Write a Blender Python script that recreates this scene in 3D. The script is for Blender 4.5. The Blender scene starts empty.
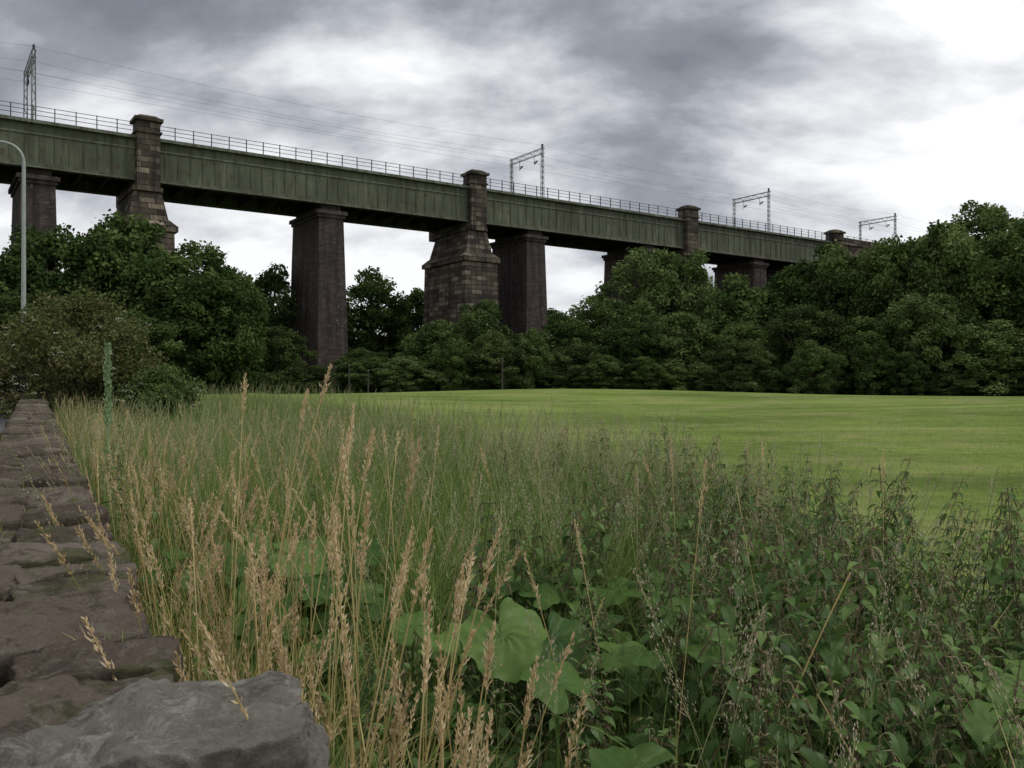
import bpy, math, random
import numpy as np
from mathutils import Vector, noise as mnoise
rng=np.random.default_rng(7); random.seed(7)
scene=bpy.context.scene
scene.view_settings.view_transform='Standard'
try: scene.view_settings.look='None'
except Exception: pass
scene.view_settings.exposure=0
EYE=1.7
# ------------------------------------------------------------------ helpers
def sstep(a,b,x):
    t=np.clip((np.asarray(x,float)-a)/(b-a),0,1); return t*t*(3-2*t)
def ground(x,y):
    x=np.asarray(x,float); y=np.asarray(y,float)
    d=np.sqrt(x*x+y*y)
    h=1.15*sstep(8,62,d)
    h=h+0.16*np.sin(x*0.13+0.6)*np.sin(y*0.11)*sstep(8,30,d)
    h=h+0.30*np.exp(-((x-2)**2+(y-60)**2)/160.)
    h=h-0.35*sstep(15,45,x)*sstep(20,60,y)*(1-sstep(75,110,d))
    h=h+16*np.exp(-(((x-92)/38)**2+((y-138)/40)**2))
    h=h+25*sstep(250,900,d)*(0.6+0.4*np.sin(np.arctan2(y,x)*5))
    return h
def build(name,V,F,mats,R=None,T=None,MI=None,smooth=False,parent=None,fsz=4):
    V=np.asarray(V,np.float32); F=np.asarray(F,np.int32)
    me=bpy.data.meshes.new(name)
    me.vertices.add(len(V)); me.vertices.foreach_set('co',V.ravel())
    nf=len(F); me.loops.add(nf*fsz); me.loops.foreach_set('vertex_index',F.ravel())
    me.polygons.add(nf); me.polygons.foreach_set('loop_start',np.arange(nf,dtype=np.int32)*fsz)
    for m in mats: me.materials.append(m)
    if MI is not None: me.polygons.foreach_set('material_index',np.asarray(MI,np.int32))
    me.update(calc_edges=True); me.validate()
    if R is not None:
        a=me.attributes.new('rnd','FLOAT','POINT'); a.data.foreach_set('value',np.asarray(R,np.float32))
    if T is not None:
        a=me.attributes.new('tt','FLOAT','POINT'); a.data.foreach_set('value',np.asarray(T,np.float32))
    me.polygons.foreach_set('use_smooth',np.full(nf,bool(smooth)))
    ob=bpy.data.objects.new(name,me); scene.collection.objects.link(ob)
    if parent: ob.parent=parent
    return ob
class Acc:
    def __init__(s): s.V=[];s.F=[];s.R=[];s.T=[];s.M=[];s.n=0
    def add(s,V,F,R=0.5,T=0.5,M=0):
        V=np.asarray(V,float).reshape(-1,3); F=np.asarray(F,int).reshape(-1,4)
        s.V.append(V); s.F.append(F+s.n)
        s.R.append(np.broadcast_to(R,(len(V),)).astype(float)); s.T.append(np.broadcast_to(T,(len(V),)).astype(float))
        s.M.append(np.broadcast_to(M,(len(F),)).astype(int)); s.n+=len(V)
    def arrays(s):
        return (np.concatenate(s.V),np.concatenate(s.F),np.concatenate(s.R),np.concatenate(s.T),np.concatenate(s.M))
    def make(s,name,mats,smooth=False,parent=None):
        V,F,R,T,M=s.arrays(); return build(name,V,F,mats,R,T,M,smooth,parent)
BOXF=[[0,3,2,1],[4,5,6,7],[0,1,5,4],[1,2,6,5],[2,3,7,6],[3,0,4,7]]
def box(acc,x0,x1,y0,y1,z0,z1,M=0,R=None):
    acc.add([[x0,y0,z0],[x1,y0,z0],[x1,y1,z0],[x0,y1,z0],[x0,y0,z1],[x1,y0,z1],[x1,y1,z1],[x0,y1,z1]],BOXF,random.random() if R is None else R,.5,M)
def frustum(acc,b,t,z0,z1,M=0):
    acc.add([[b[0],b[2],z0],[b[1],b[2],z0],[b[1],b[3],z0],[b[0],b[3],z0],[t[0],t[2],z1],[t[1],t[2],z1],[t[1],t[3],z1],[t[0],t[3],z1]],BOXF,random.random(),.5,M)
def tube(acc,pts,rad,n=6,M=0,R=.5):
    pts=[Vector(p) for p in pts]; k=len(pts)
    if not hasattr(rad,'__len__'): rad=[rad]*k
    V=[];F=[]
    for i,p in enumerate(pts):
        d=(pts[min(i+1,k-1)]-pts[max(i-1,0)]).normalized()
        up=Vector((0,0,1)) if abs(d.z)<.9 else Vector((1,0,0))
        u=d.cross(up).normalized(); v=d.cross(u)
        for j in range(n):
            a=2*math.pi*j/n; V.append(p+(u*math.cos(a)+v*math.sin(a))*rad[i])
    for i in range(k-1):
        for j in range(n):
            F.append([i*n+j,i*n+(j+1)%n,(i+1)*n+(j+1)%n,(i+1)*n+j])
    acc.add([list(v) for v in V],F,R,.5,M)
def bar(acc,p,q,w,M=0):
    tube(acc,[p,q],w/2*1.3,4,M)
# ------------------------------------------------------------------ materials
def newmat(name):
    m=bpy.data.materials.new(name); m.use_nodes=True
    nt=m.node_tree; nt.nodes.clear(); out=nt.nodes.new('ShaderNodeOutputMaterial')
    return m,nt,out
def N(nt,t,**kw):
    n=nt.nodes.new(t)
    for k,v in kw.items(): setattr(n,k,v)
    return n
def ramp(nt,fac,stops):
    r=N(nt,'ShaderNodeValToRGB'); e=r.color_ramp.elements
    while len(e)<len(stops): e.new(0.5)
    for i,(p,c) in enumerate(stops):
        e[i].position=p; e[i].color=(c[0],c[1],c[2],1)
    nt.links.new(fac,r.inputs[0]); return r.outputs[0]
def noise(nt,vec,scale,detail=4,rough=.55,dist=0.):
    n=N(nt,'ShaderNodeTexNoise'); n.inputs['Scale'].default_value=scale; n.inputs['Detail'].default_value=detail
    n.inputs['Roughness'].default_value=rough; n.inputs['Distortion'].default_value=dist
    if vec is not None: nt.links.new(vec,n.inputs['Vector'])
    return n.outputs['Fac']
def mix(nt,fac,a,b,mode='MIX'):
    m=N(nt,'ShaderNodeMix',data_type='RGBA',blend_type=mode)
    for s,v in ((m.inputs['Factor'],fac),(m.inputs['A'],a),(m.inputs['B'],b)):
        if isinstance(v,bpy.types.NodeSocket): nt.links.new(v,s)
        elif isinstance(v,(int,float)): s.default_value=v
        else: s.default_value=(v[0],v[1],v[2],1)
    return m.outputs['Result']
def math_(nt,op,a,b=None,c=None,clamp=False):
    m=N(nt,'ShaderNodeMath',operation=op); m.use_clamp=clamp
    for i,v in enumerate((a,b,c)):
        if v is None: continue
        if isinstance(v,(int,float)): m.inputs[i].default_value=v
        else: nt.links.new(v,m.inputs[i])
    return m.outputs[0]
def surf(nt,out,col,rough=.8,bumpf=None,bs=.3,bd=.05,metal=0,spec=.3):
    p=N(nt,'ShaderNodeBsdfPrincipled')
    if isinstance(col,bpy.types.NodeSocket): nt.links.new(col,p.inputs['Base Color'])
    else: p.inputs['Base Color'].default_value=(*col,1)
    p.inputs['Roughness'].default_value=rough; p.inputs['Metallic'].default_value=metal
    p.inputs['Specular IOR Level'].default_value=spec
    if bumpf is not None:
        b=N(nt,'ShaderNodeBump'); b.inputs['Strength'].default_value=bs; b.inputs['Distance'].default_value=bd
        nt.links.new(bumpf,b.inputs['Height']); nt.links.new(b.outputs[0],p.inputs['Normal'])
    nt.links.new(p.outputs[0],out.inputs[0]); return p
def foliage(name,stops,transl=.25,rough=.6,tip=None,spec=0.,gain=1.,objvar=False):
    stops=[(p,tuple(min(.8,k*gain) for k in c)) for p,c in stops]
    m,nt,out=newmat(name)
    a=N(nt,'ShaderNodeAttribute',attribute_name='rnd'); fac=a.outputs['Fac']
    if objvar:
        oi=N(nt,'ShaderNodeObjectInfo')
        fac=math_(nt,'ADD',fac,math_(nt,'MULTIPLY_ADD',oi.outputs['Random'],.38,-.20),clamp=True)
    col=ramp(nt,fac,stops)
    if tip is not None:
        t=N(nt,'ShaderNodeAttribute',attribute_name='tt')
        col=mix(nt,math_(nt,'MULTIPLY',t.outputs['Fac'],tip[1]),col,tip[0])
    d=N(nt,'ShaderNodeBsdfDiffuse'); nt.links.new(col,d.inputs[0]); last=d.outputs[0]
    if transl>0:
        tr=N(nt,'ShaderNodeBsdfTranslucent'); nt.links.new(col,tr.inputs[0])
        ms=N(nt,'ShaderNodeMixShader'); ms.inputs[0].default_value=transl
        nt.links.new(last,ms.inputs[1]); nt.links.new(tr.outputs[0],ms.inputs[2]); last=ms.outputs[0]
    if spec>0:
        gl=N(nt,'ShaderNodeBsdfGlossy'); gl.inputs['Roughness'].default_value=rough; gl.inputs[0].default_value=(.8,.85,.8,1)
        m2=N(nt,'ShaderNodeMixShader'); m2.inputs[0].default_value=spec
        nt.links.new(last,m2.inputs[1]); nt.links.new(gl.outputs[0],m2.inputs[2]); last=m2.outputs[0]
    nt.links.new(last,out.inputs[0])
    return m
def objco(nt): return N(nt,'ShaderNodeTexCoord').outputs['Object']
def masonry(name,stops,mortar,bw,rh,ms=.012,light=None,bump=.5):
    m,nt,out=newmat(name); oc=objco(nt)
    s=N(nt,'ShaderNodeSeparateXYZ'); nt.links.new(oc,s.inputs[0])
    c=N(nt,'ShaderNodeCombineXYZ'); nt.links.new(math_(nt,'ADD',s.outputs[0],s.outputs[1]),c.inputs[0]); nt.links.new(s.outputs[2],c.inputs[1])
    b=N(nt,'ShaderNodeTexBrick'); nt.links.new(c.outputs[0],b.inputs['Vector'])
    b.inputs['Scale'].default_value=1; b.inputs['Brick Width'].default_value=bw; b.inputs['Row Height'].default_value=rh
    b.inputs['Mortar Size'].default_value=ms; b.inputs['Color1'].default_value=(0,0,0,1); b.inputs['Color2'].default_value=(1,1,1,1)
    b.inputs['Mortar'].default_value=(.5,.5,.5,1); b.inputs['Bias'].default_value=0
    n1=noise(nt,oc,.35,6,.65); n2=noise(nt,oc,3.5,5,.6)
    f=math_(nt,'ADD',math_(nt,'MULTIPLY',b.outputs['Color'],.45),math_(nt,'ADD',math_(nt,'MULTIPLY',n1,.5),math_(nt,'MULTIPLY',n2,.35)))
    f=math_(nt,'SUBTRACT',f,.15)
    col=ramp(nt,f,stops)
    col=mix(nt,math_(nt,'MULTIPLY',b.outputs['Fac'],.7),col,mortar)
    mp=N(nt,'ShaderNodeMapping'); mp.inputs['Scale'].default_value=(1.2,1.2,.08); nt.links.new(oc,mp.inputs[0])
    st=noise(nt,mp.outputs[0],1.4,5,.6)
    col=mix(nt,ramp(nt,st,[(0.42,(0,0,0)),(.64,(.8,.8,.8))]),col,(.024,.021,.019))
    if light:
        sp=noise(nt,oc,2.2,6,.75)
        col=mix(nt,ramp(nt,sp,[(.61,(0,0,0)),(.67,(.8,.8,.8))]),col,light)
    h=math_(nt,'SUBTRACT',n2,b.outputs['Fac'])
    surf(nt,out,col,.9,h,bump,.06,0,.15); return m
M_brick=masonry('blue_brick',[(0,(.028,.023,.022)),(.4,(.060,.047,.044)),(.75,(.092,.074,.068)),(1,(.16,.135,.12))],(.08,.07,.064),.7,.24,.012,(.24,.23,.22))
M_stone=masonry('sooty_gritstone',[(0,(.022,.019,.016)),(.32,(.050,.041,.033)),(.52,(.11,.088,.067)),(.80,(.29,.24,.18))],(.022,.019,.017),1.5,.55,.04,None,.8)
def greenpaint(name,stops,rustamt):
    m,nt,out=newmat(name); oc=objco(nt)
    n1=noise(nt,oc,.25,7,.65); col=ramp(nt,n1,stops)
    mp=N(nt,'ShaderNodeMapping'); mp.inputs['Scale'].default_value=(1,1,.12); nt.links.new(oc,mp.inputs[0])
    st=noise(nt,mp.outputs[0],1.6,6,.7)
    col=mix(nt,ramp(nt,st,[(.40,(0,0,0)),(.64,(.8,.8,.8))]),col,(.058,.058,.043))
    r=noise(nt,oc,.9,8,.75,.3)
    col=mix(nt,ramp(nt,r,[(.57-rustamt,(0,0,0)),(.67-rustamt,(.85,.85,.85))]),col,(.080,.055,.040))
    surf(nt,out,col,.8,r,.3,.02,0,.12); return m
M_green=greenpaint('weathered_green_paint',[(.3,(.082,.093,.064)),(.5,(.12,.134,.09)),(.7,(.17,.185,.13))],.03)
M_green2=greenpaint('pale_green_paint',[(.3,(.125,.135,.10)),(.6,(.20,.21,.17))],.02)
def plain(name,col,rough=.6,metal=0,var=.3):
    m,nt,out=newmat(name); oc=objco(nt); n=noise(nt,oc,4,5,.6)
    c=mix(nt,n,tuple(k*(1-var) for k in col),tuple(k*(1+var) for k in col))
    surf(nt,out,c,rough,n,.15,.02,metal); return m
M_dark=plain('sooty_steel',(.04,.042,.04)); M_rail=plain('railing_steel',(.045,.048,.048)); M_galv=plain('galvanised_steel',(.2,.205,.205),.5,.2)
M_wire=plain('overhead_wire_copper',(.16,.16,.165)); M_lamp=plain('lamp_post_paint',(.32,.34,.32),.5); M_wood=plain('old_timber',(.06,.05,.04))
# ------------------------------------------------------------------ camera
cam=bpy.data.cameras.new('camera'); cob=bpy.data.objects.new('camera',cam); scene.collection.objects.link(cob)
cob.location=(0,0,EYE); cob.rotation_euler=(math.radians(90.15),0,0)
cam.sensor_width=36; cam.lens=30.6; cam.clip_start=.05; cam.clip_end=6000; scene.camera=cob
# ------------------------------------------------------------------ world
SUN_AZ=math.radians(95); SUN_EL=math.radians(58)
w=bpy.data.worlds.new('World'); scene.world=w; w.use_nodes=True; nt=w.node_tree; nt.nodes.clear()
wo=N(nt,'ShaderNodeOutputWorld'); bg=N(nt,'ShaderNodeBackground'); bg2=N(nt,'ShaderNodeBackground')
sky=N(nt,'ShaderNodeTexSky',sky_type='NISHITA'); sky.sun_disc=False; sky.sun_elevation=SUN_EL; sky.sun_rotation=SUN_AZ
nt.links.new(sky.outputs[0],bg2.inputs[0]); bg2.inputs[1].default_value=.08
gc=N(nt,'ShaderNodeTexCoord').outputs['Generated']
nrm=N(nt,'ShaderNodeVectorMath',operation='NORMALIZE'); nt.links.new(gc,nrm.inputs[0]); D=nrm.outputs[0]
sx=N(nt,'ShaderNodeSeparateXYZ'); nt.links.new(D,sx.inputs[0])
den=math_(nt,'ADD',math_(nt,'MAXIMUM',sx.outputs[2],0.),.50)
cx=N(nt,'ShaderNodeCombineXYZ')
nt.links.new(math_(nt,'DIVIDE',sx.outputs[0],den),cx.inputs[0]); nt.links.new(math_(nt,'DIVIDE',sx.outputs[1],den),cx.inputs[1])
P=cx.outputs[0]
mp=N(nt,'ShaderNodeMapping'); mp.inputs['Location'].default_value=(5.3,2.2,.4); mp.inputs['Scale'].default_value=(1.0,1.5,1); mp.inputs['Rotation'].default_value=(0,0,.1); nt.links.new(P,mp.inputs[0])
mpb=N(nt,'ShaderNodeMapping'); mpb.inputs['Location'].default_value=(-.06,.10,0); nt.links.new(mp.outputs[0],mpb.inputs[0])
c1=noise(nt,mp.outputs[0],1.5,3,.5,.1); c2=noise(nt,mp.outputs[0],3.6,9,.56,.2); c2b=noise(nt,mpb.outputs[0],3.6,4,.45,.2)
f=math_(nt,'ADD',math_(nt,'MULTIPLY',c1,1.1),math_(nt,'MULTIPLY',c2,1.0))
f=math_(nt,'ADD',f,math_(nt,'MULTIPLY',math_(nt,'SUBTRACT',c2,c2b),1.0))
f=math_(nt,'SUBTRACT',f,.385)
def lobe(px,pz,powr,amp):
    v=Vector((px,1,pz)).normalized()
    d=N(nt,'ShaderNodeVectorMath',operation='DOT_PRODUCT'); nt.links.new(D,d.inputs[0]); d.inputs[1].default_value=v
    return math_(nt,'MULTIPLY',math_(nt,'POWER',math_(nt,'MAXIMUM',d.outputs['Value'],0.),powr),amp)
for l in [(.45,.36,150,.34),(.50,.19,260,.26),(-.42,.50,50,-.38),(.1,.44,60,-.20),(.20,.31,160,-.26),(.40,.25,300,-.10),(-.05,.14,50,.16),(-.35,.20,60,.14),(.0,.8,4,.12),(.75,.3,40,.05)]:
    f=math_(nt,'ADD',f,lobe(*l))
ccol=ramp(nt,f,[(0.0,(.20,.21,.24)),(.28,(.285,.30,.335)),(.48,(.45,.465,.505)),(.68,(.68,.69,.72)),(.93,(.94,.94,.955))])
hz=math_(nt,'POWER',math_(nt,'SUBTRACT',1.,math_(nt,'MAXIMUM',sx.outputs[2],0.)),12.)
ccol=mix(nt,math_(nt,'MULTIPLY',hz,.5),ccol,(.76,.79,.82))
nt.links.new(ccol,bg.inputs[0]); bg.inputs[1].default_value=1.12
ms=N(nt,'ShaderNodeMixShader'); ms.inputs[0].default_value=.94
nt.links.new(bg2.outputs[0],ms.inputs[1]); nt.links.new(bg.outputs[0],ms.inputs[2]); nt.links.new(ms.outputs[0],wo.inputs[0])
sun=bpy.data.lights.new('sun','SUN'); sun.energy=1.5; sun.angle=math.radians(20); sun.color=(1,.97,.92)
so=bpy.data.objects.new('sun',sun); scene.collection.objects.link(so)
sd=Vector((math.sin(SUN_AZ)*math.cos(SUN_EL),math.cos(SUN_AZ)*math.cos(SUN_EL),math.sin(SUN_EL)))
so.rotation_euler=sd.to_track_quat('Z','Y').to_euler()
# ------------------------------------------------------------------ ground
m,gnt,out=newmat('mown_grass'); oc=objco(gnt)
n1=noise(gnt,oc,.12,6,.6); n2=noise(gnt,oc,2.5,6,.7); n3=noise(gnt,oc,40,4,.7)
mp_=N(gnt,'ShaderNodeMapping'); mp_.inputs['Rotation'].default_value=(0,0,.25); mp_.inputs['Scale'].default_value=(.05,.5,1); gnt.links.new(oc,mp_.inputs[0])
stp=noise(gnt,mp_.outputs[0],1.,4,.6)
ff=math_(gnt,'ADD',math_(gnt,'MULTIPLY',n1,.6),math_(gnt,'ADD',math_(gnt,'MULTIPLY',n2,.34),math_(gnt,'MULTIPLY',n3,.28)))
ff=math_(gnt,'ADD',ff,math_(gnt,'MULTIPLY',stp,.55)); ff=math_(gnt,'SUBTRACT',ff,.385)
col=ramp(gnt,ff,[(.34,(.075,.112,.024)),(.48,(.130,.182,.040)),(.60,(.185,.237,.060)),(.76,(.25,.28,.10))])
pt=noise(gnt,oc,.30,8,.75)
col=mix(gnt,ramp(gnt,pt,[(.50,(0,0,0)),(.62,(.65,.65,.65))]),col,(.225,.22,.095))
pd=noise(gnt,oc,.9,6,.7)
col=mix(gnt,ramp(gnt,pd,[(.54,(0,0,0)),(.66,(.45,.45,.45))]),col,(.07,.11,.03))
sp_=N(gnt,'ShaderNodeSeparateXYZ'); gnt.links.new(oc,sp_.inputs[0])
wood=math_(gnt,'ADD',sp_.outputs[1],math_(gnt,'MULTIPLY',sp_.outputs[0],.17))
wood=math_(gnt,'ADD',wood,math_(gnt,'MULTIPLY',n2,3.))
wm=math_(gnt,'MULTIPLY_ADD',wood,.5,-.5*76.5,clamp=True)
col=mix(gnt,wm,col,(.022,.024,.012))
surf(gnt,out,col,.95,n3,.6,.04,0,.05); M_lawn=m
k=np.linspace(-1,1,281); ax=np.sinh(k*5.6)/np.sinh(5.6)*2500
GX,GY=np.meshgrid(ax,ax+18,indexing='ij')
Z=ground(GX,GY); n=281
V=np.stack([GX,GY,Z],-1).reshape(-1,3)
i,j=np.meshgrid(np.arange(n-1),np.arange(n-1),indexing='ij'); b0=(i*n+j).ravel()
build('ground',V,np.stack([b0,b0+n,b0+n+1,b0+1],-1),[M_lawn],smooth=True)
# ------------------------------------------------------------------ wall frame
W2=np.array([-.48,.877]); R2=np.array([.877,.48])
def wp(a,r): return W2*a+R2*r
WR0,WR1=-.37,.263; WTOP=1.08
def strip(name,r0,r1,dz,mat,a0=-25,a1=150):
    A=np.linspace(a0,a1,120); V=[];F=[]
    rs=np.linspace(r0,r1,6)
    for a in A:
        for r in rs:
            p=wp(a,r); c=wp(a,0); V.append([p[0],p[1],float(ground(c[0],c[1]))+dz])
    for q in range(len(A)-1):
        for s in range(5): b=q*6+s; F.append([b,b+6,b+7,b+1])
    return build(name,V,F,[mat],smooth=True)
def asphalt(name,c):
    m,nt,out=newmat(name); oc=objco(nt); n1=noise(nt,oc,.6,6,.6); n2=noise(nt,oc,90,3,.7)
    col=mix(nt,n1,tuple(k*.7 for k in c),tuple(k*1.3 for k in c)); col=mix(nt,math_(nt,'MULTIPLY',n2,.3),col,(.14,.14,.14))
    surf(nt,out,col,.85,n2,.5,.01); return m
strip('pavement',-2.3,-.36,.42,asphalt('pavement_asphalt',(.11,.11,.115)))
strip('road',-9.5,-2.42,.30,asphalt('road_asphalt',(.055,.055,.058)))
strip('pavement',-12,-9.62,.42,asphalt('pavement_asphalt_b',(.085,.085,.088)))
kerb=Acc()
for r0 in (-2.42,-9.62):
    for q in range(-20,120):
        p=[wp(q+.005,r0),wp(q+.005,r0+.12),wp(q+.995,r0+.12),wp(q+.995,r0)]
        c=wp(q,0); z=float(ground(*c))
        kerb.add([[a[0],a[1],z-.1] for a in p]+[[a[0],a[1],z+.424] for a in p],BOXF,random.random())
kerb.make('kerb',[plain('kerb_stone',(.22,.21,.2),.9)])
line=Acc()
for q in range(-20,110,6):
    V=[]
    for a in (q,q+2,):
        for r in (-6.05,-5.93):
            p=wp(a,r); c=wp(a,0); V.append([p[0],p[1],float(ground(*c))+.306])
    line.add(V,[[0,1,3,2]])
line.make('road_marking',[plain('white_road_paint',(.7,.7,.68),.7)])
def rockmat(name,stops,moss,lich,licol=(.36,.37,.33),bs=.7,dk=(.10,.088,.072)):
    m,nt,out=newmat(name); oc=objco(nt)
    a=N(nt,'ShaderNodeAttribute',attribute_name='rnd')
    n1=noise(nt,oc,5,8,.65); n2=noise(nt,oc,120,5,.85); n3=noise(nt,oc,18,9,.76)
    f=math_(nt,'ADD',math_(nt,'MULTIPLY',a.outputs['Fac'],.45),math_(nt,'ADD',math_(nt,'MULTIPLY',n1,.4),math_(nt,'MULTIPLY',n2,.9)))
    col=ramp(nt,math_(nt,'SUBTRACT',f,.37),stops)
    if moss:
        g=noise(nt,oc,3.3,8,.7); col=mix(nt,ramp(nt,g,[(.53,(0,0,0)),(.60,(.75,.75,.75))]),col,(.065,.075,.028))
    if lich:
        v=noise(nt,oc,14,9,.85,.6); col=mix(nt,ramp(nt,v,[(.53,(0,0,0)),(.57,(lich,)*3)]),col,licol)
        v=noise(nt,oc,7,9,.8,.6); col=mix(nt,ramp(nt,v,[(.51,(0,0,0)),(.58,(.7,.7,.7))]),col,dk)
    h=math_(nt,'ADD',math_(nt,'MULTIPLY',n3,1.0),math_(nt,'MULTIPLY',n2,.6))
    surf(nt,out,col,.95,h,bs,.02,0,.05); return m
M_wall=rockmat('wall_gritstone',[(.1,(.046,.036,.029)),(.4,(.105,.083,.066)),(.7,(.165,.137,.112)),(1,(.26,.225,.19))],True,.35,(.23,.215,.18),.8,(.05,.041,.034))
M_rock=rockmat('lichened_rock',[(.1,(.10,.092,.078)),(.4,(.19,.178,.152)),(.75,(.28,.265,.23)),(1,(.40,.38,.34))],False,.6,(.38,.38,.335),.9,(.085,.074,.060))
def cubesphere(n):
    vs={};V=[];F=[]
    def vid(p):
        kk=tuple(int(round(c*1000)) for c in p)
        if kk not in vs: vs[kk]=len(V); V.append(p)
        return vs[kk]
    g=np.linspace(-1,1,n+1)
    for axis in range(3):
        for sg in (-1,1):
            for a in range(n):
                for b in range(n):
                    q=[]
                    for (u,v) in ((a,b),(a+1,b),(a+1,b+1),(a,b+1)):
                        p=[0,0,0]; p[axis]=sg; p[(axis+1)%3]=g[u]; p[(axis+2)%3]=g[v]; q.append(vid(tuple(p)))
                    if sg<0: q=q[::-1]
                    F.append(q)
    return np.array(V,float),np.array(F)
CS={}
def stone(acc,c,half,yaw,n=10,rnd=.5,amp=.12,roundness=.35,seed=0,freq=1.6,tilt=0,tilt2=0,rough=.75):
    if n not in CS: CS[n]=cubesphere(n)
    C,F=CS[n]; S=C/np.linalg.norm(C,axis=1)[:,None]*1.15
    P=C*(1-roundness)+S*roundness
    half=np.array(half); ms=half.min()
    X=P*half
    out=np.empty_like(X)
    for i2 in range(len(X)):
        p=Vector(X[i2]/max(ms,.05)*.5*freq)+Vector((seed*7.3,seed*3.1,seed*1.7))
        d=mnoise.fractal(p,rough,2.1,5)+.6*abs(mnoise.noise(p*.7))
        out[i2]=X[i2]+S[i2]*d*amp*ms
    X=out
    ct,st=math.cos(tilt),math.sin(tilt); X=np.stack([X[:,0]*ct+X[:,2]*st,X[:,1],-X[:,0]*st+X[:,2]*ct],-1)
    ct,st=math.cos(tilt2),math.sin(tilt2); X=np.stack([X[:,0],X[:,1]*ct-X[:,2]*st,X[:,1]*st+X[:,2]*ct],-1)
    cy,sy=math.cos(yaw),math.sin(yaw); X=np.stack([X[:,0]*cy-X[:,1]*sy,X[:,0]*sy+X[:,1]*cy,X[:,2]],-1)
    acc.add(X+np.array(c),F,rnd)
wall=Acc(); WY=math.atan2(R2[1],R2[0]); sid=1
def gz(a): c=wp(a,0); return float(ground(*c))
gaps=[]
aa=-3.0
while aa<75:
    L=random.uniform(.24,.46) if aa<22 else random.uniform(.6,1.1)
    if 1.0<aa+L/2<1.62 : aa+=L; continue
    split=random.random()<.35 and aa<20
    hh=.10
    nn=30 if 1<aa<4 else (16 if aa<9 else 6)
    parts=[(WR0,WR1)] if not split else [(WR0,WR0+(WR1-WR0)*.45),(WR0+(WR1-WR0)*.46,WR1)]
    for (r0,r1) in parts:
        jr=random.uniform(-.03,.04); c=wp(aa+L/2,(r0+r1)/2+jr)
        z=gz(aa)+WTOP-hh+random.uniform(-.03,.015)
        stone(wall,(c[0],c[1],z),((r1-r0)/2*1.02,L/2*.92,hh+.02),WY+random.uniform(-.08,.08),nn,random.random(),.28,.22,sid,1.2,random.uniform(-.05,.05),random.uniform(-.07,.07),.8); sid+=1
    gaps.append(aa); aa+=L
for side in (0,1):
    for rowi in range(5):
        zc=WTOP-.30-rowi*.19; q=-2.+rowi*.13
        if side==0 and zc<.3: continue
        while q<9:
            L=random.uniform(.2,.45); r=(WR1-.10) if side else (WR0+.10)
            c=wp(q+L/2,r+random.uniform(-.02,.02))
            stone(wall,(c[0],c[1],gz(q)+zc),(.11,L/2*.98,.095),WY,6,random.random(),.35,.25,sid,1.2); sid+=1; q+=L
for q in range(-3,76):
    z=gz(q); p=[wp(q,WR0+.05),wp(q,WR1-.05),wp(q+1,WR1-.05),wp(q+1,WR0+.05)]
    wall.add([[t[0],t[1],z-.3] for t in p]+[[t[0],t[1],z+WTOP-.13] for t in p],BOXF,.1)
wall.make('stone_wall',[M_wall],smooth=True)
rk=Acc()
stone(rk,(-.69,1.36,.985),(.39,.19,.17),math.radians(14),80,.5,.40,.28,3.7,1.05,-.10,-.05,.75)
rk.make('boulder',[M_rock],smooth=True)
rk=Acc()
stone(rk,(-1.16,1.60,.965),(.33,.17,.13),math.radians(20),40,.55,.35,.3,9.7,.9,.05,0,.9)
rk.make('boulder',[M_wall],smooth=True)
# ------------------------------------------------------------------ viaduct
va=bpy.data.objects.new('railway_viaduct',None); scene.collection.objects.link(va)
va.location=(-4.5,105,0); va.rotation_euler=(0,0,math.atan2(.565,.825))
ZT=25.7; ZB=21.55
g=Acc(); S0,S1=-110,71
stone_s=[-75,-37.3,0,36.2,70.5]; brick_s=[-84,-61,-46.5,-18.3,9.2,28.8,52.0,62.5]
for t0,t1,sg in ((0,.3,-1),(8.2,8.5,1)):
    box(g,S0,S1,t0,t1,ZB,ZT-.3,0)
    e0,e1=(t0-.28,t1+.2) if sg<0 else (t0-.2,t1+.28)
    box(g,S0,S1,e0,e1,ZB-.12,ZB-.003,1)
    e0,e1=(t0-.42,t1+.2) if sg<0 else (t0-.2,t1+.42)
    box(g,S0,S1,e0,e1,ZT-.297,ZT,1)
    s=S0
    while s<S1:
        if sg<0: box(g,s,s+.07,-.07,-.002,ZB+.002,ZT-.31,0)
        else: box(g,s,s+.07,8.502,8.57,ZB+.002,ZT-.31,0)
        s+=1.2
    y0,y1=(-.09,-.001) if sg<0 else (8.501,8.59)
    box(g,S0,S1,y0,y1,ZT-1.25,ZT-1.1,1); box(g,S0,S1,y0,y1,ZB+.02,ZB+.32,0)
g.make('plate_girders',[M_green,M_green2],parent=va)
d=Acc(); box(d,S0,S1,.305,8.195,ZB+1.3,ZB+1.7)
for s in np.arange(S0,S1,2.4): box(d,s,s+.25,.31,8.19,ZB+.2,ZB+1.295)
for t in (2.1,3.7,5.3,6.9): box(d,S0,S1,t,t+.2,ZB+.8,ZB+1.29)
box(d,S0,S1,1.2,7.3,ZB+1.705,ZT-.4)
d.make('deck',[M_dark],parent=va)
r=Acc()
for t in (-.3,8.75):
    for z in (.42,.82,1.2): box(r,S0,120,t,t+.05,ZT+z,ZT+z+.045)
    for s in np.arange(S0,120,1.75): box(r,s,s+.08,t-.015,t+.07,ZT+.0,ZT+1.28)
r.make('parapet_railing',[M_rail],parent=va)
p=Acc(); PT=16.8
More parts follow.
